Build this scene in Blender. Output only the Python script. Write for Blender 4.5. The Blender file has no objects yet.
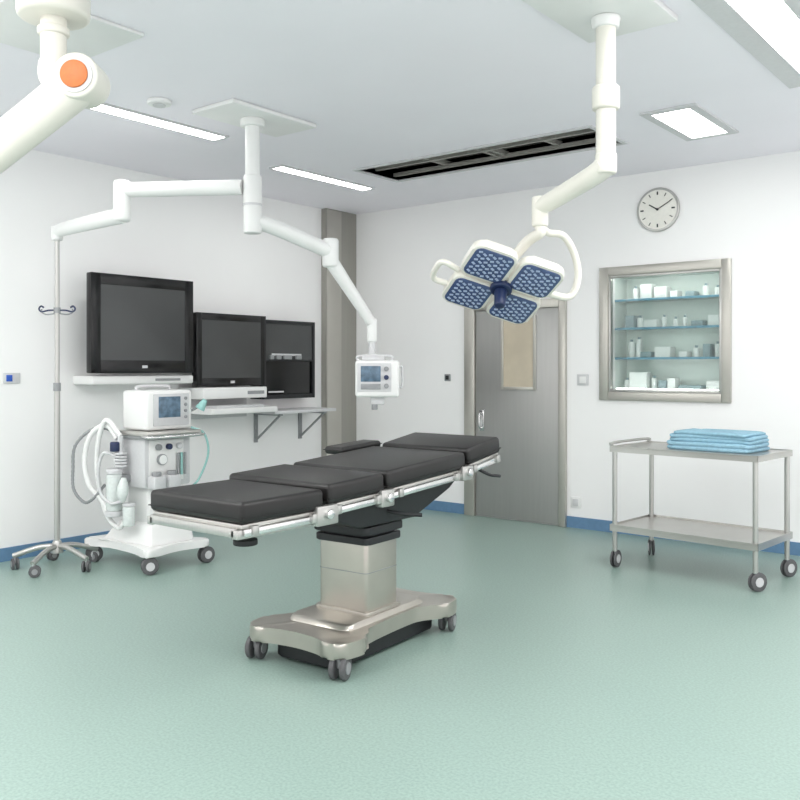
import bpy, bmesh, math, random
from mathutils import Vector, Matrix
random.seed(4)
PI=math.pi
sc=bpy.context.scene
H=3.1
# ---------------------------------------------------------------- materials
def lin(c):
    r=[]
    for v in c:
        v/=255.0
        r.append(v/12.92 if v<=0.04045 else ((v+0.055)/1.055)**2.4)
    return (r[0],r[1],r[2],1)
def mat(name,col,rough=0.5,metal=0.0,emit=0,ecol=None,noise=0,nscale=50,bump=0,bscale=200,coat=0,aniso=None,spec=None):
    m=bpy.data.materials.new(name); m.use_nodes=True
    nt=m.node_tree; b=nt.nodes['Principled BSDF']
    b.inputs['Base Color'].default_value=lin(col)
    b.inputs['Roughness'].default_value=rough
    b.inputs['Metallic'].default_value=metal
    if spec is not None: b.inputs['Specular IOR Level'].default_value=spec
    if coat: b.inputs['Coat Weight'].default_value=coat
    if emit:
        b.inputs['Emission Color'].default_value=lin(ecol or col)
        b.inputs['Emission Strength'].default_value=emit
    tc=nt.nodes.new('ShaderNodeTexCoord')
    vec=tc.outputs['Object']
    if aniso:
        mp=nt.nodes.new('ShaderNodeMapping'); mp.inputs['Scale'].default_value=aniso
        nt.links.new(vec,mp.inputs[0]); vec=mp.outputs[0]
    if noise:
        n=nt.nodes.new('ShaderNodeTexNoise'); n.inputs['Scale'].default_value=nscale; n.inputs['Detail'].default_value=3
        nt.links.new(vec,n.inputs['Vector'])
        cr=nt.nodes.new('ShaderNodeValToRGB')
        lo=[max(0,v*(1-noise)) for v in col]; hi=[min(255,v*(1+noise)) for v in col]
        cr.color_ramp.elements[0].position=0.35; cr.color_ramp.elements[1].position=0.65
        cr.color_ramp.elements[0].color=lin(lo); cr.color_ramp.elements[1].color=lin(hi)
        nt.links.new(n.outputs['Fac'],cr.inputs[0]); nt.links.new(cr.outputs[0],b.inputs['Base Color'])
    if bump:
        n2=nt.nodes.new('ShaderNodeTexNoise'); n2.inputs['Scale'].default_value=bscale
        nt.links.new(vec,n2.inputs['Vector'])
        bp=nt.nodes.new('ShaderNodeBump'); bp.inputs['Strength'].default_value=bump; bp.inputs['Distance'].default_value=0.002
        nt.links.new(n2.outputs['Fac'],bp.inputs['Height']); nt.links.new(bp.outputs[0],b.inputs['Normal'])
    return m
M_wall=mat('wall_paint',(246,245,245),0.6,noise=0.003,nscale=2,bump=0.05)
M_ceil=mat('ceiling_paint',(246,242,249),0.65,noise=0.003,nscale=2)
M_floor=mat('vinyl_floor',(144,166,158),0.35,noise=0.05,nscale=85,bump=0.03,bscale=120)
M_blue=mat('baseboard_vinyl',(98,134,168),0.45,noise=0.02,nscale=30)
M_steel=mat('brushed_steel',(188,187,184),0.3,0.78,noise=0.015,nscale=6,aniso=(40,40,1))
M_steelh=mat('brushed_steel_h',(192,190,186),0.28,0.8,noise=0.015,nscale=6,aniso=(1,1,40))
M_base=mat('satin_steel',(186,181,173),0.28,0.8,noise=0.012,nscale=8)
M_door=mat('door_steel',(170,169,167),0.36,0.5,noise=0.01,nscale=3,aniso=(12,12,0.6))
M_frame=mat('frame_steel',(190,187,180),0.33,0.6,noise=0.01,nscale=5)
M_col=mat('column_steel',(166,164,157),0.38,0.55,noise=0.01,nscale=3,aniso=(12,12,0.6))
M_chrome=mat('chrome',(222,222,222),0.14,0.95,noise=0.01)
M_white=mat('white_enamel',(234,234,233),0.35,noise=0.005,nscale=5)
M_cream=mat('cream_enamel',(226,223,214),0.35,noise=0.005,nscale=5)
M_grey=mat('grey_plastic',(146,148,150),0.5,noise=0.02)
M_lgrey=mat('lightgrey_plastic',(206,206,208),0.45,noise=0.01)
M_dark=mat('dark_plastic',(26,28,31),0.5,noise=0.05)
M_pad=mat('black_leatherette',(21,19,19),0.40,noise=0.05,nscale=20,bump=0.10,bscale=300)
M_seam=mat('pad_seam',(10,10,10),0.6,noise=0.05)
M_black=mat('black_gloss',(10,10,12),0.22,noise=0.05)
M_screen=mat('screen_glass',(70,71,72),0.22,noise=0.05,nscale=1.2)
M_screen2=mat('display_panel',(86,106,124),0.25,emit=0.10,ecol=(90,130,160),noise=0.14,nscale=25)
M_rub=mat('caster_rubber',(90,90,92),0.55,noise=0.05)
M_orange=mat('orange_cap',(200,108,44),0.45,noise=0.03)
M_led=mat('led_lens',(72,88,126),0.22,noise=0.06,nscale=30)
M_ledw=mat('led_reflector',(172,186,212),0.3,noise=0.05)
M_navy=mat('navy_plastic',(30,44,80),0.35,noise=0.03)
M_towel=mat('blue_towel',(142,180,198),0.9,noise=0.03,nscale=40,bump=0.5,bscale=150)
M_teal=mat('teal_silicone',(150,198,194),0.4,noise=0.02)
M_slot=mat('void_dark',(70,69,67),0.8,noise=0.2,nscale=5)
M_slotbar=mat('slot_bar',(150,148,142),0.5,0.3,noise=0.05)
M_light=mat('light_diffuser',(255,255,252),0.5,emit=17,noise=0.001)
M_striplight=mat('strip_diffuser',(255,255,252),0.5,emit=17,noise=0.001)
M_cabfill=mat('cabinet_fill_glow',(255,255,252),0.5,emit=12,noise=0.001)  # glow for the strips added to brighten the cabinet interior
M_cabin=mat('cabinet_interior',(222,230,226),0.5,noise=0.01)
M_shelf=mat('shelf_edge_blue',(92,150,176),0.3,noise=0.05)
M_box=mat('supply_box_white',(240,241,240),0.5,noise=0.01)
M_box2=mat('supply_box_grey',(140,160,166),0.5,noise=0.05)
M_dwin=mat('door_window_glass',(200,188,168),0.25,noise=0.03,nscale=4)
M_clk=mat('clock_face',(236,234,227),0.5,noise=0.01)
M_can=mat('frosted_canister',(212,218,216),0.25,noise=0.02)
def glassmat():
    m=bpy.data.materials.new('thin_glass'); m.use_nodes=True; nt=m.node_tree; nt.nodes.clear()
    o=nt.nodes.new('ShaderNodeOutputMaterial'); mx=nt.nodes.new('ShaderNodeMixShader')
    t=nt.nodes.new('ShaderNodeBsdfTransparent'); g=nt.nodes.new('ShaderNodeBsdfGlossy')
    t.inputs[0].default_value=(0.95,0.985,0.975,1); g.inputs['Roughness'].default_value=0.05
    fr=nt.nodes.new('ShaderNodeFresnel'); fr.inputs[0].default_value=1.45
    nt.links.new(fr.outputs[0],mx.inputs[0]); nt.links.new(t.outputs[0],mx.inputs[1]); nt.links.new(g.outputs[0],mx.inputs[2])
    nt.links.new(mx.outputs[0],o.inputs[0]); return m
M_glass=glassmat()
# ---------------------------------------------------------------- helpers
class G:
    def __init__(s,name,loc=(0,0,0),rotz=0,world=False,M=None):
        s.M=M if M is not None else Matrix.Translation(Vector(loc))@Matrix.Rotation(rotz,4,'Z')
        s.world=world; s.Mi=s.M.inverted()
        e=bpy.data.objects.new(name,None); e.empty_display_size=0.1
        bpy.context.collection.objects.link(e); e.matrix_world=s.M; s.e=e
def mk(g,name,bm,m,smooth=True,ang=35):
    if g is not None and g.world: bm.transform(g.Mi)
    bmesh.ops.recalc_face_normals(bm,faces=bm.faces)
    me=bpy.data.meshes.new(name); bm.to_mesh(me); bm.free()
    me.materials.append(m)
    if smooth:
        me.polygons.foreach_set('use_smooth',[True]*len(me.polygons))
        me.set_sharp_from_angle(angle=math.radians(ang))
    ob=bpy.data.objects.new(name,me); bpy.context.collection.objects.link(ob)
    if g is not None: ob.parent=g.e
    return ob
def box(g,name,c,s,m,bev=0.004,rot=None,seg=2):
    bm=bmesh.new(); bmesh.ops.create_cube(bm,size=1)
    bmesh.ops.scale(bm,vec=s,verts=bm.verts)
    if bev>0: bmesh.ops.bevel(bm,geom=bm.edges[:],offset=min(bev,min(s)*0.45),segments=seg,affect='EDGES',profile=0.5)
    T=Matrix.Translation(Vector(c))
    if rot is not None: T=T@rot
    bm.transform(T); return mk(g,name,bm,m)
def bx(g,name,x0,x1,y0,y1,z0,z1,m,bev=0.004,seg=2):
    return box(g,name,((x0+x1)/2,(y0+y1)/2,(z0+z1)/2),(abs(x1-x0),abs(y1-y0),abs(z1-z0)),m,bev,None,seg)
def boxes(g,name,lst,m,bev=0):
    bm=bmesh.new()
    for (x0,x1,y0,y1,z0,z1) in lst:
        t=bmesh.new(); bmesh.ops.create_cube(t,size=1)
        bmesh.ops.scale(t,vec=(x1-x0,y1-y0,z1-z0),verts=t.verts)
        if bev: bmesh.ops.bevel(t,geom=t.edges[:],offset=bev,segments=2,affect='EDGES',profile=0.5)
        bmesh.ops.translate(t,vec=((x0+x1)/2,(y0+y1)/2,(z0+z1)/2),verts=t.verts)
        me=bpy.data.meshes.new('tmp'); t.to_mesh(me); t.free(); bm.from_mesh(me); bpy.data.meshes.remove(me)
    return mk(g,name,bm,m)
def cyl(g,name,p1,p2,r,m,r2=None,seg=32,bev=0.0):
    p1=Vector(p1);p2=Vector(p2);d=p2-p1
    bm=bmesh.new(); bmesh.ops.create_cone(bm,cap_ends=True,segments=seg,radius1=r,radius2=r if r2 is None else r2,depth=d.length)
    if bev>0:
        ed=[e for e in bm.edges if abs(e.verts[0].co.z-e.verts[1].co.z)<1e-6]
        bmesh.ops.bevel(bm,geom=ed,offset=bev,segments=3,affect='EDGES',profile=0.5)
    q=d.to_track_quat('Z','Y').to_matrix().to_4x4()
    bm.transform(Matrix.Translation((p1+p2)/2)@q); return mk(g,name,bm,m)
def catmull(P,n):
    P=[Vector(p) for p in P]
    if len(P)<3: return P
    Q=[2*P[0]-P[1]]+P+[2*P[-1]-P[-2]]; out=[]
    for i in range(1,len(Q)-2):
        a,b,c,d=Q[i-1:i+3]
        for k in range(n):
            t=k/n
            out.append(0.5*((2*b)+(c-a)*t+(2*a-5*b+4*c-d)*t*t+(3*b-a-3*c+d)*t**3))
    out.append(P[-1]); return out
def tube(g,name,P,r,m,n=8,seg=14,smooth=True,rad=None):
    pts=catmull(P,n) if smooth else [Vector(p) for p in P]
    N=len(pts); bm=bmesh.new(); rings=[]
    up=None
    for i,p in enumerate(pts):
        t=(pts[min(i+1,N-1)]-pts[max(i-1,0)]).normalized()
        if up is None:
            up=t.orthogonal().normalized()
        else:
            up=(up-t*up.dot(t)).normalized()
        s=t.cross(up)
        rr=rad(i/(N-1)) if rad else r
        rings.append([bm.verts.new(p+(up*math.cos(2*PI*k/seg)+s*math.sin(2*PI*k/seg))*rr) for k in range(seg)])
    for a,b in zip(rings,rings[1:]):
        for k in range(seg):
            bm.faces.new((a[k],a[(k+1)%seg],b[(k+1)%seg],b[k]))
    bm.faces.new(rings[0]); bm.faces.new(rings[-1])
    return mk(g,name,bm,m,ang=60)
def rrect(w,h,r,n=5):
    out=[]
    for cx,cy,a0 in ((w/2-r,h/2-r,0),(-w/2+r,h/2-r,90),(-w/2+r,-h/2+r,180),(w/2-r,-h/2+r,270)):
        for k in range(n+1):
            a=math.radians(a0+90*k/n); out.append((cx+r*math.cos(a),cy+r*math.sin(a)))
    return out
def prism(g,name,poly,z0,z1,m,M=None,bev=0,seg=3,top=1.0):
    bm=bmesh.new()
    n=len(poly)
    a=[bm.verts.new((x,y,z0)) for x,y in poly]; b=[bm.verts.new((x*top,y*top,z1)) for x,y in poly]
    bm.faces.new(a[::-1]); bm.faces.new(b)
    for i in range(n): bm.faces.new((a[i],a[(i+1)%n],b[(i+1)%n],b[i]))
    if bev>0:
        ed=[e for e in bm.edges if abs(e.verts[0].co.z-e.verts[1].co.z)<1e-6]
        bmesh.ops.bevel(bm,geom=ed,offset=bev,segments=seg,affect='EDGES',profile=0.5)
    if M is not None: bm.transform(M)
    return mk(g,name,bm,m)
def frustum(g,name,c,w0,d0,z0,w1,d1,z1,m,bev=0.01,c1=None):
    c1=c1 or c
    bm=bmesh.new()
    a=[bm.verts.new((c[0]+sx*w0/2,c[1]+sy*d0/2,z0)) for sx,sy in((-1,-1),(1,-1),(1,1),(-1,1))]
    b=[bm.verts.new((c1[0]+sx*w1/2,c1[1]+sy*d1/2,z1)) for sx,sy in((-1,-1),(1,-1),(1,1),(-1,1))]
    bm.faces.new(a[::-1]);bm.faces.new(b)
    for i in range(4): bm.faces.new((a[i],a[(i+1)%4],b[(i+1)%4],b[i]))
    if bev: bmesh.ops.bevel(bm,geom=bm.edges[:],offset=bev,segments=3,affect='EDGES',profile=0.5)
    return mk(g,name,bm,m)
def caster(g,nm,x,y,r,w,ztop,ang=0.6,hub=M_lgrey,rub=M_rub):
    ax=Vector((math.cos(ang),math.sin(ang),0)); bk=Vector((-math.sin(ang),math.cos(ang),0))
    c=Vector((x,y,r+0.0005))+bk*r*0.25
    for s in(-1,1):
        cyl(g,nm+'_wheel_%d'%(s+2),c+ax*s*w*0.18,c+ax*s*w*0.5,r,rub,bev=r*0.12,seg=28)
        cyl(g,nm+'_hub_%d'%(s+2),c+ax*s*w*0.5,c+ax*s*w*0.56,r*0.5,hub,seg=20)
    tube(g,nm+'_fork',[c+ax*0, c+Vector((0,0,r*0.9))+bk*(-r*0.1), Vector((x,y,r*2.15))],w*0.22,hub,seg=10)
    cyl(g,nm+'_stem',(x,y,r*1.9),(x,y,ztop),r*0.28,M_chrome,seg=16)
def basis(X,Y,Z,loc):
    m=Matrix((( X[0],Y[0],Z[0],loc[0]),(X[1],Y[1],Z[1],loc[1]),(X[2],Y[2],Z[2],loc[2]),(0,0,0,1))); return m
TH=math.atan2(0.6215,0.7835)
fw=Vector((-0.6215,0.7835,0)); rt=Vector((0.7834,0.6215,0)); U=Vector((0,0,1))
# ---------------------------------------------------------------- room shell
RX,RY=7.6,-8.2
boxes(None,'floor',[(0,RX,RY,0,-0.1,0)],M_floor)
WX0,WX1,WZ0,WZ1=3.01,3.99,1.23,2.24
boxes(None,'wall_back',[(-0.12,WX0,0,0.12,0,H),(WX1,RX,0,0.12,0,H),(WX0,WX1,0,0.12,0,WZ0),(WX0,WX1,0,0.12,WZ1,H)],M_wall)
boxes(None,'wall_left',[(-0.12,0,RY,0,0,H)],M_wall)
SX0,SX1,SY0,SY1=1.5,3.62,-1.62,-1.08
boxes(None,'ceiling',[(-0.12,SX0,RY,0.12,H,H+0.1),(SX1,RX,RY,0.12,H,H+0.1),(SX0,SX1,RY,SY0,H,H+0.1),(SX0,SX1,SY1,0.12,H,H+0.1)],M_ceil)
boxes(None,'baseboard_left',[(0,0.012,RY,-0.50,0,0.1)],M_blue)
boxes(None,'baseboard_back',[(0.1,1.49,-0.012,0,0,0.1),(2.60,RX,-0.012,0,0,0.1)],M_blue)
# steel corner column
g=G('steel_corner_column',(0.03,-0.24,0),world=True)
bx(g,'shaft',0.0,0.07,-0.48,-0.001,0,H-0.001,M_col,0.004)
bx(g,'cover_strip',0.07,0.078,-0.47,-0.25,0.06,H-0.01,M_frame,0.002)
bx(g,'foot_plate',0.0,0.085,-0.49,-0.001,0,0.06,M_frame,0.003)
# ceiling service slot
g=G('ceiling_service_opening',(2.55,-1.35,H),world=True)
CD=0.26
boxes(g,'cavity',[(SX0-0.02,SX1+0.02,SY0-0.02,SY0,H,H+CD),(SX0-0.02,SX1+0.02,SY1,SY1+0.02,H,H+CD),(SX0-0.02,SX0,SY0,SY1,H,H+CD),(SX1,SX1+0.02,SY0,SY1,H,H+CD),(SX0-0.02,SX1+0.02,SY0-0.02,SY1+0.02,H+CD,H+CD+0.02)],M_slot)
boxes(g,'rim',[(SX0-0.03,SX1+0.03,SY0-0.03,SY0,H-0.012,H+0.1),(SX0-0.03,SX1+0.03,SY1,SY1+0.03,H-0.012,H+0.1),(SX0-0.03,SX0,SY0,SY1,H-0.012,H+0.1),(SX1,SX1+0.03,SY0,SY1,H-0.012,H+0.1)],M_lgrey)
bars=[(SX0,SX1,-1.39,-1.36,H+0.03,H+0.06),(SX0,SX1,-1.14,-1.12,H+0.02,H+0.05)]
for x in (2.05,2.55,2.62,3.1): bars.append((x,x+0.03,SY0,SY1,H+0.04,H+0.08))
boxes(g,'support_bars',bars,M_slotbar)
tube(g,'duct',[(SX0,-1.24,H+0.16),(SX1,-1.24,H+0.16)],0.06,M_grey,smooth=False)
# lights
def clight(name,x0,x1,y0,y1,rim,m=M_light):
    g=G(name,((x0+x1)/2,(y0+y1)/2,H),world=True)
    boxes(g,'trim_frame',[(x0-rim,x1+rim,y0-rim,y0,H-0.014,H),(x0-rim,x1+rim,y1,y1+rim,H-0.014,H),(x0-rim,x0,y0,y1,H-0.014,H),(x1,x1+rim,y0,y1,H-0.014,H)],M_lgrey)
    bx(g,'diffuser',x0,x1,y0,y1,H-0.01,H-0.002,m,0)
clight('ceiling_strip_light',1.34,1.47,-4.25,-3.02,0.02,M_striplight)
clight('ceiling_strip_light.001',1.0,1.12,-2.12,-0.98,0.02,M_striplight)
clight('ceiling_panel_light',4.08,4.33,-1.65,-0.92,0.06)
clight('ceiling_panel_light.001',5.06,5.26,-4.6,-1.80,0.12)
for i,(x,y) in enumerate([(2.2,-6.2),(3.6,-6.6),(6.3,-5.8),(6.3,-3.0),(0.9,-7.0)]):  # unseen panels, added outside the view to light the room
    clight('ceiling_panel_light.%03d'%(i+2),x-0.3,x+0.3,y-0.6,y+0.6,0.05)
g=G('smoke_detector',(1.80,-3.83,H),world=True)
cyl(g,'body',(1.80,-3.83,H-0.03),(1.80,-3.83,H),0.075,M_white,bev=0.01)
cyl(g,'sensor',(1.80,-3.83,H-0.04),(1.80,-3.83,H-0.03),0.04,M_lgrey,bev=0.004)
# ---------------------------------------------------------------- door
g=G('door_1',(2.05,0,0),world=True)
boxes(g,'jamb',[(1.50,1.62,-0.04,0,0,2.07),(2.53,2.60,-0.04,0,0,2.07),(1.62,2.53,-0.04,0,1.99,2.07)],M_frame,0.004)
bx(g,'leaf',1.63,2.525,-0.022,0,0.008,1.985,M_door,0.002)
boxes(g,'window_frame',[(1.915,1.945,-0.036,-0.02,1.23,1.93),(2.265,2.295,-0.036,-0.02,1.23,1.93),(1.945,2.265,-0.036,-0.02,1.23,1.26),(1.945,2.265,-0.036,-0.02,1.90,1.93)],M_frame,0.003)
bx(g,'window_pane',1.945,2.265,-0.027,-0.021,1.26,1.90,M_dwin,0)
box(g,'pull_plate',(1.70,-0.027,0.93),(0.05,0.008,0.20),M_chrome,0.003)
tube(g,'pull_handle',[(1.70,-0.03,1.00),(1.70,-0.07,0.99),(1.70,-0.07,0.87),(1.70,-0.03,0.86)],0.009,M_chrome,n=5)
# ---------------------------------------------------------------- supply cabinet window
g=G('wall_supply_cabinet',(3.5,0,1.7),world=True)
D=0.36
boxes(g,'liner',[(WX0-0.02,WX1+0.02,D,D+0.02,WZ0-0.02,WZ1+0.02),(WX0-0.02,WX0,0.0,D,WZ0-0.02,WZ1+0.02),(WX1,WX1+0.02,0.0,D,WZ0-0.02,WZ1+0.02),(WX0,WX1,0.0,D,WZ0-0.02,WZ0),(WX0,WX1,0.0,D,WZ1,WZ1+0.02)],M_cabin)
fx0,fx1,fz0,fz1=2.925,4.065,1.155,2.315
boxes(g,'frame',[(fx0,WX0,-0.03,0,fz0,fz1),(WX1,fx1,-0.03,0,fz0,fz1),(WX0,WX1,-0.03,0,fz0,WZ0),(WX0,WX1,-0.03,0,WZ1,fz1)],M_frame,0.006)
boxes(g,'inner_frame',[(WX0,WX0+0.02,-0.02,0.03,WZ0,WZ1),(WX1-0.02,WX1,-0.02,0.03,WZ0,WZ1),(WX0+0.02,WX1-0.02,-0.02,0.03,WZ0,WZ0+0.02),(WX0+0.02,WX1-0.02,-0.02,0.03,WZ1-0.02,WZ1)],M_steel,0.003)
bx(g,'glass_pane',WX0+0.02,WX1-0.02,0.005,0.010,WZ0+0.02,WZ1-0.02,M_glass,0)
for i,z in enumerate((2.03,1.78,1.52)):
    bx(g,'shelf_%d'%(i+1),WX0+0.002,WX1-0.002,0.121,D-0.002,z-0.006,z+0.006,M_glass,0)
    bx(g,'shelf_edge_%d'%(i+1),WX0,WX1,0.11,0.121,z-0.010,z+0.010,M_shelf,0.002)
bx(g,'added_fill_strip',WX0+0.05,WX1-0.05,0.04,0.08,WZ1-0.012,WZ1-0.002,M_cabfill,0)  # added glowing strip, brightens the cabinet from the top
bx(g,'added_fill_strip_lower',WX0+0.05,WX1-0.05,0.035,0.055,WZ0+0.022,WZ0+0.030,M_cabfill,0)  # second added strip, fills the lower shelves with light
items=[(2.038,[(3.16,.05,.10,0),(3.27,.10,.13,0),(3.40,.11,.10,0),(3.52,.06,.06,0),(3.66,.08,.05,1),(3.78,.05,.09,0),(3.88,.05,.07,0)]),
       (1.788,[(3.12,.08,.11,1),(3.20,.05,.09,0),(3.31,.12,.07,0),(3.42,.04,.09,0),(3.52,.04,.07,0),(3.60,.04,.08,0),(3.72,.10,.05,1),(3.86,.09,.09,0)]),
       (1.528,[(3.12,.05,.14,0),(3.19,.05,.16,0),(3.27,.10,.05,1),(3.42,.14,.09,0),(3.60,.07,.05,0),(3.70,.05,.08,0),(3.80,.06,.11,1),(3.88,.05,.11,0)]),
       (WZ0,[(3.08,.05,.10,0),(3.20,.16,.17,0),(3.33,.05,.12,0),(3.42,.07,.10,1),(3.50,.07,.12,0),(3.66,.20,.06,1),(3.86,.12,.10,0)])]
k=0
for z,l in items:
    for (x,w,h,c) in l:
        k+=1
        if w<=0.05: 
            cyl(g,'bottle_%d'%k,(x,0.22,z+0.001),(x,0.22,z+h),w/2,M_box if c==0 else M_box2,bev=0.006,seg=20)
            cyl(g,'bottle_cap_%d'%k,(x,0.22,z+h),(x,0.22,z+h+0.02),w/4,M_box2,seg=16)
        else: bx(g,'supply_box_%d'%k,x-w/2,x+w/2,0.17,0.29,z+0.001,z+h,M_box if c==0 else M_box2,0.004)
# ---------------------------------------------------------------- clock
g=G('wall_clock',(3.46,0,2.77),world=True)
c=Vector((3.46,0,2.77))
cyl(g,'case',c+Vector((0,-0.0,0)),c+Vector((0,-0.03,0)),0.185,M_steel,seg=64,bev=0.006)
cyl(g,'face',c+Vector((0,-0.03,0)),c+Vector((0,-0.033,0)),0.165,M_clk,seg=64)
def hand(nm,ang,L,w,y,t=0):
    a=math.radians(ang); d=Vector((math.sin(a),0,math.cos(a)))
    p=c+Vector((0,y,0))+d*((L+t)/2)
    box(g,nm,p,(w,0.002,L-t),M_dark,0,rot=Matrix.Rotation(a,4,'Y'))
for i in range(12): hand('tick_%d'%(i+1),i*30,0.150,0.012 if i%3==0 else 0.007,-0.0345,0.122)
hand('hour_hand',-58,0.085,0.010,-0.036); hand('minute_hand',62,0.13,0.007,-0.038)
cyl(g,'hub',c+Vector((0,-0.033,0)),c+Vector((0,-0.042,0)),0.01,M_dark)
# ---------------------------------------------------------------- wall switches
def plate(name,p,w,h,axis,m1,m2):
    g=G(name,p,world=True)
    if axis=='y':
        box(g,'cover',(p[0],-0.006,p[2]),(w,0.012,h),m1,0.004); box(g,'rocker',(p[0],-0.014,p[2]),(w*0.55,0.008,h*0.6),m2,0.002)
    else:
        box(g,'cover',(0.006,p[1],p[2]),(0.012,w,h),m1,0.004); box(g,'rocker',(0.014,p[1]-w*0.18,p[2]),(0.008,w*0.35,h*0.6),m2,0.002)
plate('light_switch',(2.76,0,1.33),0.11,0.10,'y',M_lgrey,M_white)
plate('door_control_switch',(1.28,0,1.34),0.07,0.07,'y',M_grey,M_dark)
plate('wall_socket',(2.69,0,0.23),0.10,0.10,'y',M_white,M_lgrey)
plate('gas_outlet_panel',(0,-3.83,1.36),0.13,0.08,'x',M_lgrey,mat('blue_cap',(40,90,190),0.4,noise=0.02))
# ---------------------------------------------------------------- wall monitors
def monitor(name,x,y0,y1,z0,z1,bez,th=0.06):
    g=G(name,(x,(y0+y1)/2,(z0+z1)/2),world=True)
    bx(g,'housing',x-th,x,y0,y1,z0,z1,M_black,0.008)
    b=bez
    boxes(g,'bezel',[(x,x+0.008,y0,y0+b,z0,z1),(x,x+0.008,y1-b,y1,z0,z1),(x,x+0.008,y0+b,y1-b,z0,z0+b*1.2),(x,x+0.008,y0+b,y1-b,z1-b,z1)],M_black,0.002)
    bx(g,'screen',x,x+0.003,y0+b,y1-b,z0+b*1.2,z1-b,M_screen,0)
    box(g,'badge',(x+0.009,(y0+y1)/2,z0+b*0.6),(0.002,0.05,0.022),M_lgrey,0)
    bx(g,'wall_bracket',0.0,x-th,(y0+y1)/2-0.15,(y0+y1)/2+0.15,(z0+z1)/2-0.15,(z0+z1)/2+0.15,M_grey,0.004)
    return g
monitor('wall_monitor',0.30,-3.36,-2.385,1.395,2.175,0.085)
monitor('wall_monitor.001',0.25,-2.31,-1.50,1.275,1.92,0.06)
g=G('monitor_tray',(0.2,-2.9,1.33),world=True)
bx(g,'panel',0.0,0.28,-3.33,-2.36,1.305,1.375,M_white,0.012)
bx(g,'drawer_line',0.28,0.283,-2.75,-2.50,1.33,1.35,M_grey,0)
g=G('equipment_cabinet',(0.1,-1.11,1.52),world=True)
bx(g,'case',0.0,0.17,-1.465,-0.765,1.14,1.895,M_black,0.006)
boxes(g,'door_frame',[(0.17,0.185,-1.465,-1.43,1.14,1.895),(0.17,0.185,-0.80,-0.765,1.14,1.895),(0.17,0.185,-1.43,-0.80,1.14,1.18),(0.17,0.185,-1.43,-0.80,1.86,1.895),(0.17,0.185,-1.43,-0.80,1.50,1.515)],M_dark,0.002)
bx(g,'upper_glass',0.17,0.176,-1.43,-0.80,1.515,1.86,M_screen,0)
bx(g,'inner_slot',0.17,0.178,-1.35,-0.95,1.555,1.575,M_lgrey,0.002)
for i,(y,w) in enumerate([(-1.36,.05),(-1.27,.06),(-1.15,.10),(-1.0,.07)]):
    bx(g,'handle_%d'%i,0.17,0.2,y-w/2,y+w/2,1.52,1.56,M_grey,0.004)
bx(g,'led_row',0.185,0.188,-1.40,-1.20,1.20,1.215,M_lgrey,0)
g=G('keyboard_console',(0.2,-1.95,1.1),world=True)
bx(g,'upper_unit',0.0,0.34,-2.31,-1.56,1.165,1.265,M_white,0.01)
bx(g,'vent',0.34,0.343,-1.8,-1.6,1.20,1.23,M_grey,0)
bx(g,'pull_out_tray',0.0,0.46,-2.31,-1.54,1.035,1.085,M_white,0.008)
bx(g,'keyboard',0.26,0.45,-2.25,-1.70,1.085,1.107,M_lgrey,0.004)
bx(g,'spine',0.0,0.06,-2.3,-1.56,0.98,1.2,M_lgrey,0.004)
g=G('bracket_shelf',(0.2,-1.15,1.02),world=True)
bx(g,'board',0.0,0.38,-1.50,-0.66,1.005,1.035,M_lgrey,0.005)
for i,y in enumerate((-1.40,-0.80)):
    boxes(g,'bracket_wall_%d'%i,[(0.0,0.018,y-0.02,y+0.02,0.72,1.005),(0.0,0.36,y-0.02,y+0.02,0.987,1.005)],M_grey,0)
    tube(g,'bracket_strut_%d'%i,[(0.01,y,0.74),(0.34,y,0.99)],0.011,M_grey,smooth=False)
# ---------------------------------------------------------------- ceiling pendant with arms
g=G('ceiling_pendant_arm',(2.01,-3.25,H),world=True)
cx,cy=2.01,-3.25
bx(g,'mount_plate',1.80,2.20,-3.58,-2.84,H-0.03,H-0.002,M_white,0.006)
cyl(g,'flange',(cx,cy,H-0.08),(cx,cy,H-0.03),0.08,M_white,bev=0.008)
cyl(g,'column_upper',(cx,cy,2.68),(cx,cy,H-0.08),0.048,M_white)
cyl(g,'column_lower',(cx,cy,2.32),(cx,cy,2.70),0.060,M_white,bev=0.01)
cyl(g,'column_ring',(cx,cy,2.50),(cx,cy,2.515),0.064,M_lgrey)
tube(g,'left_arm_inner',[(1.96,-3.29,2.625),(1.19,-3.66,2.645)],0.050,M_white,smooth=False,seg=24)
cyl(g,'left_elbow',(1.17,-3.67,2.43),(1.17,-3.67,2.71),0.058,M_white,bev=0.02)
tube(g,'left_arm_outer',[(1.17,-3.67,2.475),(0.62,-3.75,2.43),(0.52,-3.76,2.41)],0.055,M_white,seg=24,rad=lambda t:0.056-0.014*t)
cyl(g,'left_end',(0.51,-3.76,2.350),(0.51,-3.76,2.455),0.04,M_white,bev=0.012)
tube(g,'right_arm_inner',[(2.01,-3.25,2.40),(2.06,-3.10,2.375),(2.21,-2.74,2.245)],0.052,M_white,seg=24)
cyl(g,'right_elbow',(2.215,-2.72,2.13),(2.215,-2.72,2.33),0.056,M_white,bev=0.018)
tube(g,'right_arm_outer',[(2.215,-2.72,2.18),(2.32,-2.41,1.76)],0.045,M_white,smooth=False,seg=24,rad=lambda t:0.05-0.013*t)
cyl(g,'wrist',(2.32,-2.40,1.62),(2.32,-2.40,1.79),0.036,M_white,bev=0.012)
cyl(g,'drop_rod',(2.32,-2.40,1.49),(2.32,-2.40,1.63),0.025,M_lgrey)
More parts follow.
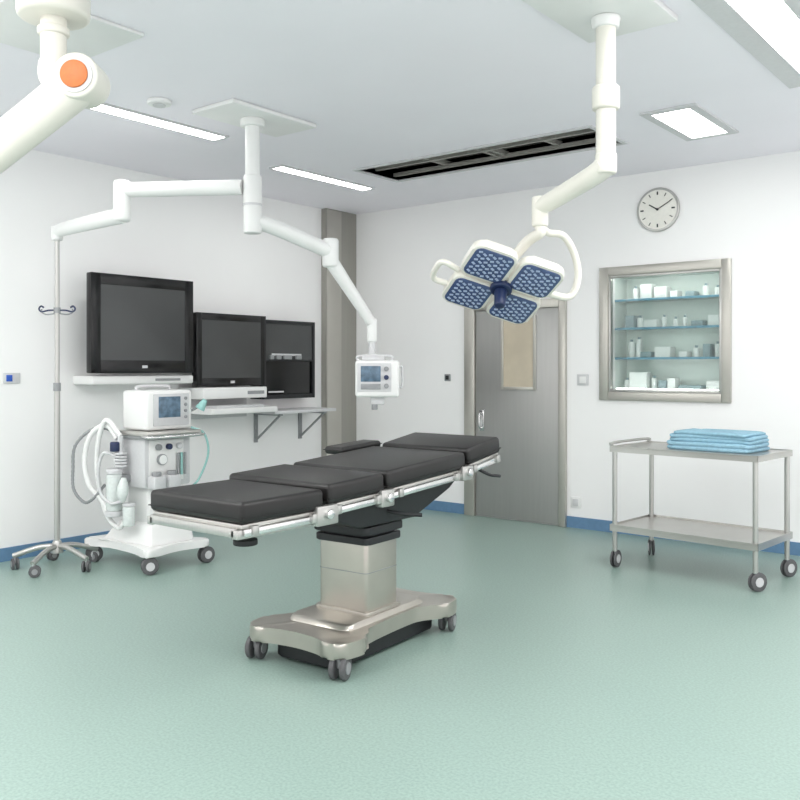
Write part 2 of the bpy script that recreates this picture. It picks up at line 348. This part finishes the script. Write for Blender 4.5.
# control box on pendant
g=G('pendant_control_monitor',(2.345,-2.37,1.36),rotz=TH)
box(g,'case',(0,0,0),(0.31,0.16,0.26),M_white,0.02,seg=3)
box(g,'bezel',(-0.02,-0.082,0.01),(0.24,0.008,0.20),M_lgrey,0.003)
box(g,'screen',(-0.045,-0.088,0.035),(0.14,0.006,0.11),M_screen2,0.002)
box(g,'keypad',(-0.045,-0.088,-0.055),(0.14,0.006,0.04),M_grey,0.002)
for i in range(3): cyl(g,'knob_%d'%i,(0.065,-0.085,0.07-0.06*i),(0.065,-0.105,0.07-0.06*i),0.017,M_navy if i==1 else M_grey,bev=0.003)
box(g,'top_mount',(-0.03,0,0.145),(0.16,0.08,0.03),M_lgrey,0.006)
tube(g,'top_handle',[(-0.13,-0.02,0.12),(-0.13,-0.03,0.16),(0.09,-0.03,0.16),(0.09,-0.02,0.12)],0.010,M_lgrey,n=4)
box(g,'lower_bracket',(0.0,0.0,-0.155),(0.10,0.06,0.06),M_lgrey,0.008)
cyl(g,'lower_port',(-0.02,-0.02,-0.22),(-0.02,-0.02,-0.18),0.022,M_grey,bev=0.004)
tube(g,'side_hook',[(0.15,0,0.08),(0.175,0,0.08),(0.175,0,-0.05),(0.155,0,-0.06)],0.007,M_lgrey,n=5)
# ---------------------------------------------------------------- large cream boom arm (foreground ceiling)
g=G('ceiling_boom_arm',(2.99,-5.22,H),world=True)
bc=Vector((2.985,-5.225,0))
cyl(g,'ceiling_drum',bc+Vector((0,0,2.88)),bc+Vector((0,0,H-0.001)),0.145,M_cream,bev=0.02,seg=48)
cyl(g,'neck',bc+Vector((0,0,2.66)),bc+Vector((0,0,2.89)),0.052,M_cream,seg=32)
cyl(g,'neck_ring',bc+Vector((0,0,2.81)),bc+Vector((0,0,2.845)),0.064,M_cream,bev=0.01)
J=Vector((3.10,-5.165,2.615))
cyl(g,'joint_drum',J-fw*0.085,J+fw*0.085,0.092,M_cream,bev=0.012,seg=48)
cyl(g,'joint_cap',J-fw*0.085,J-fw*0.092,0.073,M_lgrey,seg=40)
cyl(g,'orange_cap',J-fw*0.092,J-fw*0.099,0.056,M_orange,bev=0.003,seg=40)
tube(g,'neck_elbow',[bc+Vector((0,0,2.70)),bc+Vector((0,0,2.64)),(bc+Vector((0,0,2.60))+J)/2,J],0.058,M_cream,seg=24)
E=J+rt*(-0.75)+Vector((0,0,-0.60))
tube(g,'boom_tube',[J,J*0.5+E*0.5,E],0.09,M_cream,seg=32,rad=lambda t:0.087-0.012*t)
cyl(g,'boom_end_joint',E-fw*0.09,E+fw*0.09,0.09,M_cream,bev=0.015)
cyl(g,'boom_end_drop',E,E+Vector((0,0,-0.3)),0.03,M_cream)
g=G('ceiling_access_panel',(2.3,-4.9,H),world=True)
bx(g,'panel',2.02,2.66,-5.2,-4.55,H-0.02,H-0.001,M_white,0.004)
# ---------------------------------------------------------------- IV stand
g=G('iv_pole_stand',(0.51,-3.76,0),world=True)
px,py=0.51,-3.76
cyl(g,'pole_lower',(px,py,0.14),(px,py,1.3),0.021,M_steel,seg=24)
cyl(g,'pole_upper',(px,py,1.3),(px,py,2.349),0.017,M_steel,seg=24)
cyl(g,'collar',(px,py,1.27),(px,py,1.33),0.026,M_grey,bev=0.004)
cyl(g,'hub',(px,py,0.11),(px,py,0.20),0.045,M_steel,r2=0.028,bev=0.005)
for i in range(5):
    a=math.radians(72*i+10); d=Vector((math.cos(a),math.sin(a),0)); p=Vector((px,py,0))
    tube(g,'foot_%d'%(i+1),[p+Vector((0,0,0.16)),p+d*0.13+Vector((0,0,0.15)),p+d*0.30+Vector((0,0,0.095))],0.019,M_steel,seg=12)
    q=p+d*0.29; caster(g,'caster_%d'%(i+1),q.x,q.y,0.040,0.048,0.10,ang=a+0.5,hub=M_grey)
cyl(g,'hook_boss',(px,py,1.83),(px,py,1.87),0.024,M_grey)
for s in(-1,1):
    b=Vector((px,py,1.85)); d=rt*s
    tube(g,'hook_%d'%(s+2),[b,b+d*0.06,b+d*0.11+Vector((0,0,-0.01)),b+d*0.13+Vector((0,0,0.01)),b+d*0.115+Vector((0,0,0.03)),b+d*0.095+Vector((0,0,0.02))],0.006,M_navy,n=6)
    tube(g,'hook_low_%d'%(s+2),[b+Vector((0,0,-0.02)),b+d*0.07+Vector((0,0,-0.03)),b+d*0.11+Vector((0,0,-0.015)),b+d*0.11+Vector((0,0,0.01))],0.005,M_grey,n=6)
# ---------------------------------------------------------------- anaesthesia machine
g=G('anesthesia_machine',(0.95,-3.25,0),world=True)
ac=(0.86,-3.25)
MB=Matrix.Translation((ac[0],ac[1],0))
def mirror(P): return [(-x,-y) for x,y in P]
def smoothloop(loop,kk=4):
    n=len(loop); poly=[]
    for i in range(n):
        a,b,c_,d=loop[i-1],loop[i],loop[(i+1)%n],loop[(i+2)%n]
        for k in range(kk):
            t=k/kk; v=0.5*((2*b)+(c_-a)*t+(2*a-5*b+4*c_-d)*t*t+(3*b-a-3*c_+d)*t**3); poly.append((v.x,v.y))
    return poly
lp_=[(0.40,-0.24),(0.37,-0.275),(0.31,-0.27),(0.17,-0.235),(-0.15,-0.22),(-0.29,-0.27),(-0.36,-0.285),(-0.39,-0.24),(-0.37,-0.15),(-0.35,0.0)]
loop=[Vector((x,y,0)) for x,y in lp_+mirror(lp_)]
prism(g,'base_plate',smoothloop(loop),0.125,0.18,M_white,M=MB,bev=0.016)
frustum(g,'base_skirt',(ac[0]+0.02,ac[1]),0.60,0.40,0.17,0.38,0.36,0.33,M_white,0.03,c1=(0.93,-3.23))
for i,(x,y) in enumerate([(1.20,-3.485),(1.20,-2.99),(0.52,-3.485),(0.52,-3.0)]):
    caster(g,'caster_%d'%(i+1),x,y,0.060,0.060,0.14,ang=[-0.5,-0.1,-0.4,0.5][i],hub=M_lgrey)
bx(g,'column',0.80,1.06,-3.38,-3.06,0.28,0.62,M_white,0.03,seg=3)
bx(g,'body',0.80,1.09,-3.43,-3.03,0.58,0.94,M_lgrey,0.015)
bx(g,'front_panel',1.09,1.10,-3.40,-3.10,0.62,0.92,M_white,0.004)
for i in range(3): cyl(g,'flow_knob_%d'%i,(1.10,-3.33+0.09*i,0.87),(1.13,-3.33+0.09*i,0.87),0.022,[M_grey,M_navy,M_lgrey][i],bev=0.004)
for i in range(3): cyl(g,'flow_tube_%d'%i,(1.115,-3.16+0.03*i,0.66),(1.115,-3.16+0.03*i,0.82),0.009,M_teal if i==1 else M_grey)
cyl(g,'pressure_gauge',(1.10,-3.30,0.78),(1.125,-3.30,0.78),0.04,M_grey,bev=0.004); cyl(g,'gauge_face',(1.125,-3.30,0.78),(1.128,-3.30,0.78),0.033,M_box)
for i in range(2):
    bx(g,'vaporizer_%d'%i,1.10,1.19,-3.42+0.13*i,-3.32+0.13*i,0.58,0.67,M_lgrey,0.012)
    cyl(g,'vaporizer_dial_%d'%i,(1.145,-3.37+0.13*i,0.67),(1.145,-3.37+0.13*i,0.70),0.034,M_grey,bev=0.006)
bx(g,'drawer_front',1.055,1.07,-3.34,-3.10,0.40,0.56,M_lgrey,0.006)
bx(g,'drawer_pull',1.07,1.085,-3.30,-3.16,0.50,0.515,M_grey,0.004)
bx(g,'work_top',0.76,1.18,-3.47,-3.0,0.955,0.985,M_steelh,0.006)
bx(g,'work_top_lip',0.76,1.16,-3.46,-3.01,0.935,0.955,M_grey,0.004)
tube(g,'front_rail',[(1.10,-3.46,0.955),(1.22,-3.45,0.95),(1.22,-3.03,0.95),(1.10,-3.01,0.955)],0.010,M_chrome,n=5)
bx(g,'monitor_case',0.80,1.10,-3.42,-3.02,0.99,1.275,M_white,0.025,seg=3)
bx(g,'monitor_bezel',1.10,1.112,-3.37,-3.06,1.02,1.25,M_lgrey,0.006)
bx(g,'monitor_screen',1.112,1.116,-3.33,-3.14,1.08,1.23,M_screen2,0.002)
for i in range(4): cyl(g,'monitor_button_%d'%i,(1.11,-3.095,1.08+0.045*i),(1.122,-3.095,1.08+0.045*i),0.012,M_grey,bev=0.002)
tube(g,'carry_handle',[(0.90,-3.36,1.27),(0.90,-3.35,1.30),(0.90,-3.10,1.30),(0.90,-3.08,1.27)],0.012,M_lgrey,n=5)
cyl(g,'absorber_cap',(0.87,-3.53,0.68),(0.87,-3.53,0.72),0.058,M_lgrey,bev=0.01)
cyl(g,'absorber_canister',(0.87,-3.53,0.42),(0.87,-3.53,0.68),0.056,M_can,bev=0.01)
cyl(g,'absorber_base',(0.87,-3.53,0.38),(0.87,-3.53,0.42),0.062,M_lgrey,bev=0.006)
bx(g,'absorber_bracket',0.82,0.92,-3.54,-3.40,0.62,0.67,M_grey,0.006)
for i in range(5): cyl(g,'bellows_%d'%i,(0.90,-3.50,0.73+0.022*i),(0.90,-3.50,0.746+0.022*i),0.045,M_lgrey,bev=0.005)
cyl(g,'valve_dome_blue',(0.88,-3.53,0.84),(0.88,-3.53,0.91),0.036,M_navy,bev=0.01)
cyl(g,'valve_stem',(0.90,-3.50,0.72),(0.90,-3.50,0.95),0.02,M_lgrey)
cyl(g,'suction_jar',(1.00,-3.50,0.32),(1.00,-3.50,0.46),0.042,M_can,bev=0.01)
cyl(g,'suction_jar_lid',(1.00,-3.50,0.46),(1.00,-3.50,0.48),0.044,M_lgrey,bev=0.004)
tube(g,'breathing_bag',[(0.97,-3.52,0.66),(0.975,-3.53,0.60),(0.98,-3.54,0.54),(0.985,-3.54,0.49)],0.03,M_can,rad=lambda t:0.012+0.028*math.sin(PI*min(1,t*0.9+0.05)))
def hose(nm,P,r,m):
    P=catmull(P,14); n=len(P)
    tube(g,nm,P,r,m,smooth=False,seg=12,rad=lambda t:r*(1+0.10*math.sin(t*n*2.2)))
hose('breathing_hose_1',[(0.86,-3.50,0.93),(0.76,-3.52,1.02),(0.66,-3.58,0.96),(0.62,-3.61,0.78),(0.66,-3.60,0.60),(0.76,-3.57,0.50),(0.84,-3.56,0.42)],0.018,M_white)
hose('breathing_hose_2',[(0.90,-3.50,0.95),(0.80,-3.54,1.06),(0.73,-3.55,0.98),(0.70,-3.56,0.80),(0.72,-3.56,0.62),(0.80,-3.55,0.40),(0.90,-3.52,0.30),(0.97,-3.50,0.36)],0.018,M_white)
hose('breathing_hose_3',[(0.84,-3.46,0.97),(0.68,-3.56,1.0),(0.57,-3.65,0.88),(0.55,-3.66,0.70),(0.56,-3.66,0.56),(0.62,-3.62,0.47),(0.70,-3.60,0.49),(0.80,-3.56,0.60)],0.011,M_grey)
hose('breathing_hose_4',[(0.90,-3.52,0.80),(0.82,-3.58,0.83),(0.78,-3.60,0.72),(0.80,-3.60,0.56),(0.90,-3.58,0.48),(0.99,-3.55,0.50)],0.012,M_lgrey)
tube(g,'sample_line',[(1.12,-3.05,1.0),(1.16,-2.96,0.95),(1.17,-2.93,0.80),(1.13,-2.98,0.62),(1.10,-3.04,0.55)],0.008,M_teal)
tube(g,'mask_arm',[(1.05,-3.05,1.10),(1.10,-2.98,1.14),(1.12,-2.96,1.15)],0.009,M_grey)
cyl(g,'face_mask',(1.12,-2.97,1.13),(1.15,-2.94,1.20),0.038,M_teal,r2=0.018,bev=0.006)
# ---------------------------------------------------------------- operating table
g=G('operating_table',(3.32,-3.70,0),world=True)
RB=Matrix.Translation((3.345,-3.72,0))@Matrix.Rotation(math.radians(3.5),4,'Z')
hw,hl=0.315,0.53
ctrl=[(hw,-hl+0.09),(hw-0.03,-hl+0.02),(hw-0.10,-hl),(hw-0.18,-hl+0.03),(0,-hl+0.045),(-hw+0.18,-hl+0.03),(-hw+0.10,-hl),(-hw+0.03,-hl+0.02),(-hw,-hl+0.09),(-hw,-hl+0.18),(-hw+0.07,-hl+0.29),(-hw+0.09,-0.12)]
left_top=[(-hw+0.07,hl-0.29),(-hw,hl-0.18)]
right_bot=[(hw-0.07,-hl+0.29),(hw,-hl+0.18)]
seq=ctrl+left_top+[(-x,-y) for x,y in ctrl]+right_bot
prism(g,'base_casting',smoothloop([Vector((x,y,0)) for x,y in seq],5),0.10,0.175,M_base,M=RB,bev=0.016)
prism(g,'base_raised',rrect(0.41,0.70,0.06),0.17,0.20,M_base,M=RB,bev=0.012,top=0.93)
prism(g,'base_underskirt',rrect(0.40,0.86,0.05),0.018,0.11,M_dark,M=RB,bev=0.008)
prism(g,'column_shoe',rrect(0.35,0.31,0.03),0.19,0.215,M_base,M=RB,bev=0.006)
prism(g,'column',rrect(0.31,0.275,0.022),0.20,0.55,M_base,M=RB,bev=0.006)
prism(g,'column_joint',rrect(0.314,0.279,0.022),0.404,0.408,M_grey,M=RB)
for i,(w,d,z0,z1) in enumerate([(0.345,0.31,0.55,0.585),(0.30,0.27,0.585,0.60),(0.36,0.325,0.60,0.64),(0.32,0.29,0.64,0.69)]):
    prism(g,'bellows_%d'%i,rrect(w,d,0.03),z0,z1,M_dark,M=RB,bev=0.006)
for i,(x,y) in enumerate([(-0.265,-0.470),(0.265,-0.470),(0.265,0.465),(-0.265,0.465)]):
    q=RB@Vector((x,y,0)); caster(g,'caster_%d'%(i+1),q.x,q.y-0.02,0.055,0.078,0.11,ang=0.35,hub=M_grey,rub=M_rub)
MYZ=basis((0,1,0),(0,0,1),(1,0,0),(0,0,0))
prism(g,'tilt_housing',[(-3.95,0.65),(-3.50,0.65),(-3.18,0.77),(-3.00,0.89),(-3.00,0.92),(-3.25,0.875),(-3.85,0.83),(-4.18,0.81),(-4.18,0.73)],3.10,3.55,M_dark,M=MYZ,bev=0.012)
X0,X1=3.00,3.63
def pad(nm,y0,z0,y1,z1,x0=X0,x1=X1,th=0.095):
    a=math.atan2(z1-z0,y1-y0); L=math.hypot(z1-z0,y1-y0)
    R=Matrix.Rotation(a,4,'X'); n=R@Vector((0,0,1))
    mid=Vector(((x0+x1)/2,(y0+y1)/2,(z0+z1)/2))
    c=mid-n*th/2
    box(g,nm,c,(x1-x0,L,th),M_pad,0.022,rot=R,seg=4)
    box(g,nm+'_piping',c-n*(th/2-0.026),(x1-x0+0.004,L+0.004,0.004),M_seam,0.001,rot=R)
    cp=mid-n*(th+0.010)
    box(g,nm+'_plate',cp,(x1-x0-0.03,L-0.02,0.018),M_steelh,0.003,rot=R)
    if th<0.06: return
    for s,x in((0,x0+0.006),(1,x1-0.006)):
        box(g,nm+'_rail_%d'%s,Vector((x,mid.y,mid.z))-n*(th+0.034),(0.014,L-0.03,0.030),M_chrome,0.003,rot=R)
        for k in(-0.36,0.36):
            p=Vector((x,mid.y,mid.z))+(R@Vector((0,k*L,0)))-n*(th+0.028)
            box(g,nm+'_clamp_%d_%d'%(s,int(k*10)),p,(0.034,0.035,0.042),M_steel,0.004,rot=R)
pad('leg_pad',-4.77,0.885,-4.28,0.888,3.0)
pad('thigh_pad',-4.25,0.905,-3.85,0.922,2.93)
pad('seat_pad',-3.83,0.928,-3.145,0.972,2.96)
pad('head_pad',-3.125,0.987,-2.79,1.037,3.0)
pad('side_pad',-3.40,0.975,-3.04,0.995,2.79,2.94,th=0.045)
bx(g,'side_pad_bracket',2.86,3.02,-3.26,-3.18,0.87,0.935,M_steel,0.006)
boxes(g,'leg_frame',[(3.02,3.59,-4.78,-4.75,0.735,0.775),(3.57,3.615,-4.78,-4.20,0.73,0.768),(3.0,3.04,-4.78,-4.20,0.73,0.768),(3.02,3.58,-4.30,-4.27,0.73,0.768)],M_steel,0.004)
boxes(g,'hinge_blocks',[(3.60,3.645,-4.34,-4.20,0.725,0.815),(2.93,2.97,-4.34,-4.20,0.735,0.82),(3.60,3.645,-3.89,-3.79,0.755,0.84),(3.60,3.645,-3.19,-3.09,0.815,0.895)],M_steel,0.008)
for i,y in enumerate((-4.27,-3.84,-3.14)):
    zz=(0.775,0.80,0.86)[i]
    cyl(g,'hinge_pin_%d'%i,(3.64,y,zz),(3.665,y,zz),0.022,M_chrome,bev=0.004)
cyl(g,'leg_release_rod',(3.38,-4.53,0.67),(3.38,-4.53,0.785),0.010,M_steel)
cyl(g,'leg_release_knob',(3.38,-4.53,0.645),(3.38,-4.53,0.672),0.055,M_dark,bev=0.006)
tube(g,'tilt_lever',[(3.50,-3.75,0.72),(3.62,-3.70,0.70),(3.70,-3.64,0.695)],0.010,M_dark)
tube(g,'back_lever',[(3.60,-2.98,0.86),(3.66,-2.95,0.83),(3.70,-2.90,0.82)],0.009,M_dark)
tube(g,'strut_1',[(3.50,-4.18,0.76),(3.50,-4.50,0.755)],0.014,M_steel,smooth=False)
# ---------------------------------------------------------------- surgical lamp
lx,ly=4.57,-3.37
g=G('surgical_lamp',(lx,ly,H),world=True)
bx(g,'ceiling_plate',4.36,4.82,-4.05,-3.12,H-0.03,H-0.001,M_white,0.006)
cyl(g,'flange',(lx,ly,H-0.08),(lx,ly,H-0.03),0.06,M_white,r2=0.07,bev=0.008)
cyl(g,'column',(lx,ly,2.40),(lx,ly,H-0.07),0.046,M_cream,seg=32)
cyl(g,'column_sleeve',(lx,ly,2.64),(lx,ly,2.75),0.064,M_cream,bev=0.012)
cyl(g,'column_foot',(lx,ly,2.34),(lx,ly,2.44),0.05,M_cream,bev=0.012)
J2=Vector((4.141,-3.228,2.255))
tube(g,'spring_arm',[(lx,ly,2.385),(lx-0.07,ly+0.02,2.35),(4.24,-3.26,2.28),J2],0.052,M_cream,seg=24,rad=lambda t:0.054-0.012*t)
cyl(g,'arm_knuckle',J2+Vector((0,0,-0.10)),J2+Vector((0,0,0.055)),0.042,M_cream,bev=0.014)
LC=Vector((3.935,-3.265,1.870))
def rv(r,u,f): return (rt*r+U*u+fw*f)
xa=rv(.934,-.286,.21).normalized(); za=rv(.11,.84,.53); za=(za-xa*za.dot(xa)).normalized(); ya=za.cross(xa)
S=0.94
ML=basis(xa*S,ya*S,za*S,LC)
def lp(x,y,z): return ML@Vector((x,y,z))
K=J2+Vector((0,0,-0.10))
tube(g,'drop_tube',[K,K+Vector((0,0,-0.03)),(K+lp(0.02,0,0.14))/2+Vector((0.02,0.0,0.02)),lp(0,0,0.10)],0.028,M_cream,seg=18)
prism(g,'hub_housing',rrect(0.16,0.16,0.05),-0.005,0.11,M_cream,M=ML,bev=0.02,top=0.8)
for i,(sx,sy) in enumerate([(-1,1),(1,1),(-1,-1),(1,-1)]):
    P=ML@Matrix.Translation((sx*0.138,sy*0.140,0))
    prism(g,'pod_%d_housing'%i,rrect(0.256,0.260,0.050,8),-0.02,0.035,M_cream,M=P,bev=0.013,top=0.97)
    prism(g,'pod_%d_lens'%i,rrect(0.222,0.226,0.040,8),-0.026,-0.018,M_led,M=P,bev=0.002)
    bm=bmesh.new()
    for a in range(7):
        for b in range(6):
            t=bmesh.new(); bmesh.ops.create_cube(t,size=1)
            bmesh.ops.scale(t,vec=(0.021,0.012,0.004),verts=t.verts)
            t.transform(P@Matrix.Translation((-0.084+0.028*a,-0.085+0.034*b+(0.008 if a%2 else -0.004),-0.0275))@Matrix.Rotation(0.55 if (a+b)%2 else -0.35,4,'Z'))
            me=bpy.data.meshes.new('t'); t.to_mesh(me); t.free(); bm.from_mesh(me); bpy.data.meshes.remove(me)
    mk(g,'pod_%d_leds'%i,bm,M_ledw)
    tube(g,'pod_%d_link'%i,[lp(sx*0.05,sy*0.05,0.06),lp(sx*0.12,sy*0.12,0.04)],0.025,M_cream,smooth=False)
cyl(g,'sterile_handle_base',lp(0,0,-0.01),lp(0,0,-0.045),0.058,M_navy,bev=0.008)
cyl(g,'sterile_handle',lp(0,0,-0.045),lp(0,0,-0.15),0.034,M_navy,r2=0.028,bev=0.008)
tube(g,'grip_left',[lp(-0.25,0.16,0.02),lp(-0.34,0.17,0.03),lp(-0.365,0.09,0.03),lp(-0.35,0.01,0.03),lp(-0.25,0.02,0.02)],0.016,M_cream,seg=14)
yk=[K+Vector((0,0,0.03))]
for (r,u,f) in [(.234,.27,-0.02),(.32,.255,0.0),(.385,.17,0.04),(.41,.05,0.06),(.37,-.055,0.07)]: yk.append(LC+rv(r,u,f))
yk.append(lp(0.26,-0.04,0.012))
tube(g,'yoke_bar',yk,0.019,M_cream,seg=16)
# ---------------------------------------------------------------- instrument trolley
g=G('instrument_trolley',(4.165,-1.02,0),rotz=math.radians(-5))
Lx,Ly=1.04,0.58
for i,(sx,sy) in enumerate([(-1,-1),(1,-1),(1,1),(-1,1)]):
    x,y=sx*(Lx/2-0.015),sy*(Ly/2-0.015)
    cyl(g,'leg_%d'%(i+1),(x,y,0.12),(x,y,0.855),0.0175,M_steel,seg=20)
    caster(g,'caster_%d'%(i+1),x,y,0.062,0.042,0.14,ang=[0.1,-0.5,-0.4,0.6][i],hub=M_lgrey)
def tray(nm,z,lip):
    w,h=Lx/2+0.012,Ly/2+0.012
    boxes(g,nm,[(-w,w,-h,h,z-0.004,z),(-w,w,-h,-h+0.006,z-0.035,z+lip),(-w,w,h-0.006,h,z-0.035,z+lip),(-w,-w+0.006,-h,h,z-0.035,z+lip),(w-0.006,w,-h,h,z-0.035,z+lip)],M_steelh,0)
tray('top_tray',0.868,0.006)
tray('lower_shelf',0.30,0.012)
tube(g,'push_handle',[(-Lx/2-0.01,-Ly/2+0.03,0.87),(-Lx/2-0.01,-Ly/2+0.03,0.895),(-Lx/2-0.01,Ly/2-0.03,0.895),(-Lx/2-0.01,Ly/2-0.03,0.87)],0.010,M_steel,n=4)
# towels
g=G('folded_towel_stack',(4.285,-1.0,0.869),rotz=math.radians(-5))
z=0.0
for i,(w,d,h,ox,oy,r) in enumerate([(0.60,0.39,0.058,0,0,0.0),(0.58,0.37,0.050,0.01,0.01,0.03),(0.53,0.36,0.022,0.02,0.0,-0.02)]):
    nf=2 if i<2 else 1
    for j in range(nf):
        bm=bmesh.new(); hh=h/nf
        N=80; rings=[]
        for (sc_,zz) in ((0.0,0),(0.95,0),(0.985,0.15),(1.0,0.5),(0.985,0.85),(0.95,1),(0.6,1.02),(0.0,1.02)):
            ring=[]
            for k in range(N):
                a=2*PI*k/N; ca,sa=math.cos(a),math.sin(a)
                e=0.18
                x=math.copysign(abs(ca)**e,ca)*w/2; y=math.copysign(abs(sa)**e,sa)*d/2
                wv=1+0.016*math.sin(3*a+i*2+j)+0.009*math.sin(7*a+i+2*j)
                ring.append(bm.verts.new((x*sc_*wv+ox,y*sc_*wv+oy,z+zz*hh+ (0.003*math.sin(4*a+i) if 0<zz and z>0 else 0))))
            rings.append(ring)
        for A,Bq in zip(rings,rings[1:]):
            for k in range(N): bm.faces.new((A[k],A[(k+1)%N],Bq[(k+1)%N],Bq[k]))
        bmesh.ops.remove_doubles(bm,verts=bm.verts[:],dist=1e-5)
        bm.transform(Matrix.Rotation(r,4,'Z'))
        mk(g,'towel_%d_fold_%d'%(i+1,j+1),bm,M_towel,ang=80)
        z+=hh*0.97
# ---------------------------------------------------------------- world, camera
w=bpy.data.worlds.new('World'); sc.world=w; w.use_nodes=True
bg=w.node_tree.nodes['Background']; bg.inputs[0].default_value=(1.0,0.985,0.99,1); bg.inputs[1].default_value=1.55
cam=bpy.data.cameras.new('camera'); cam.sensor_width=36; cam.lens=39.735; cam.shift_y=-0.04; cam.clip_start=0.05
co=bpy.data.objects.new('camera',cam); bpy.context.collection.objects.link(co)
co.location=(6.379,-7.197,1.436); co.rotation_euler=(PI/2,0,TH)
sc.camera=co
sc.view_settings.view_transform='Standard'
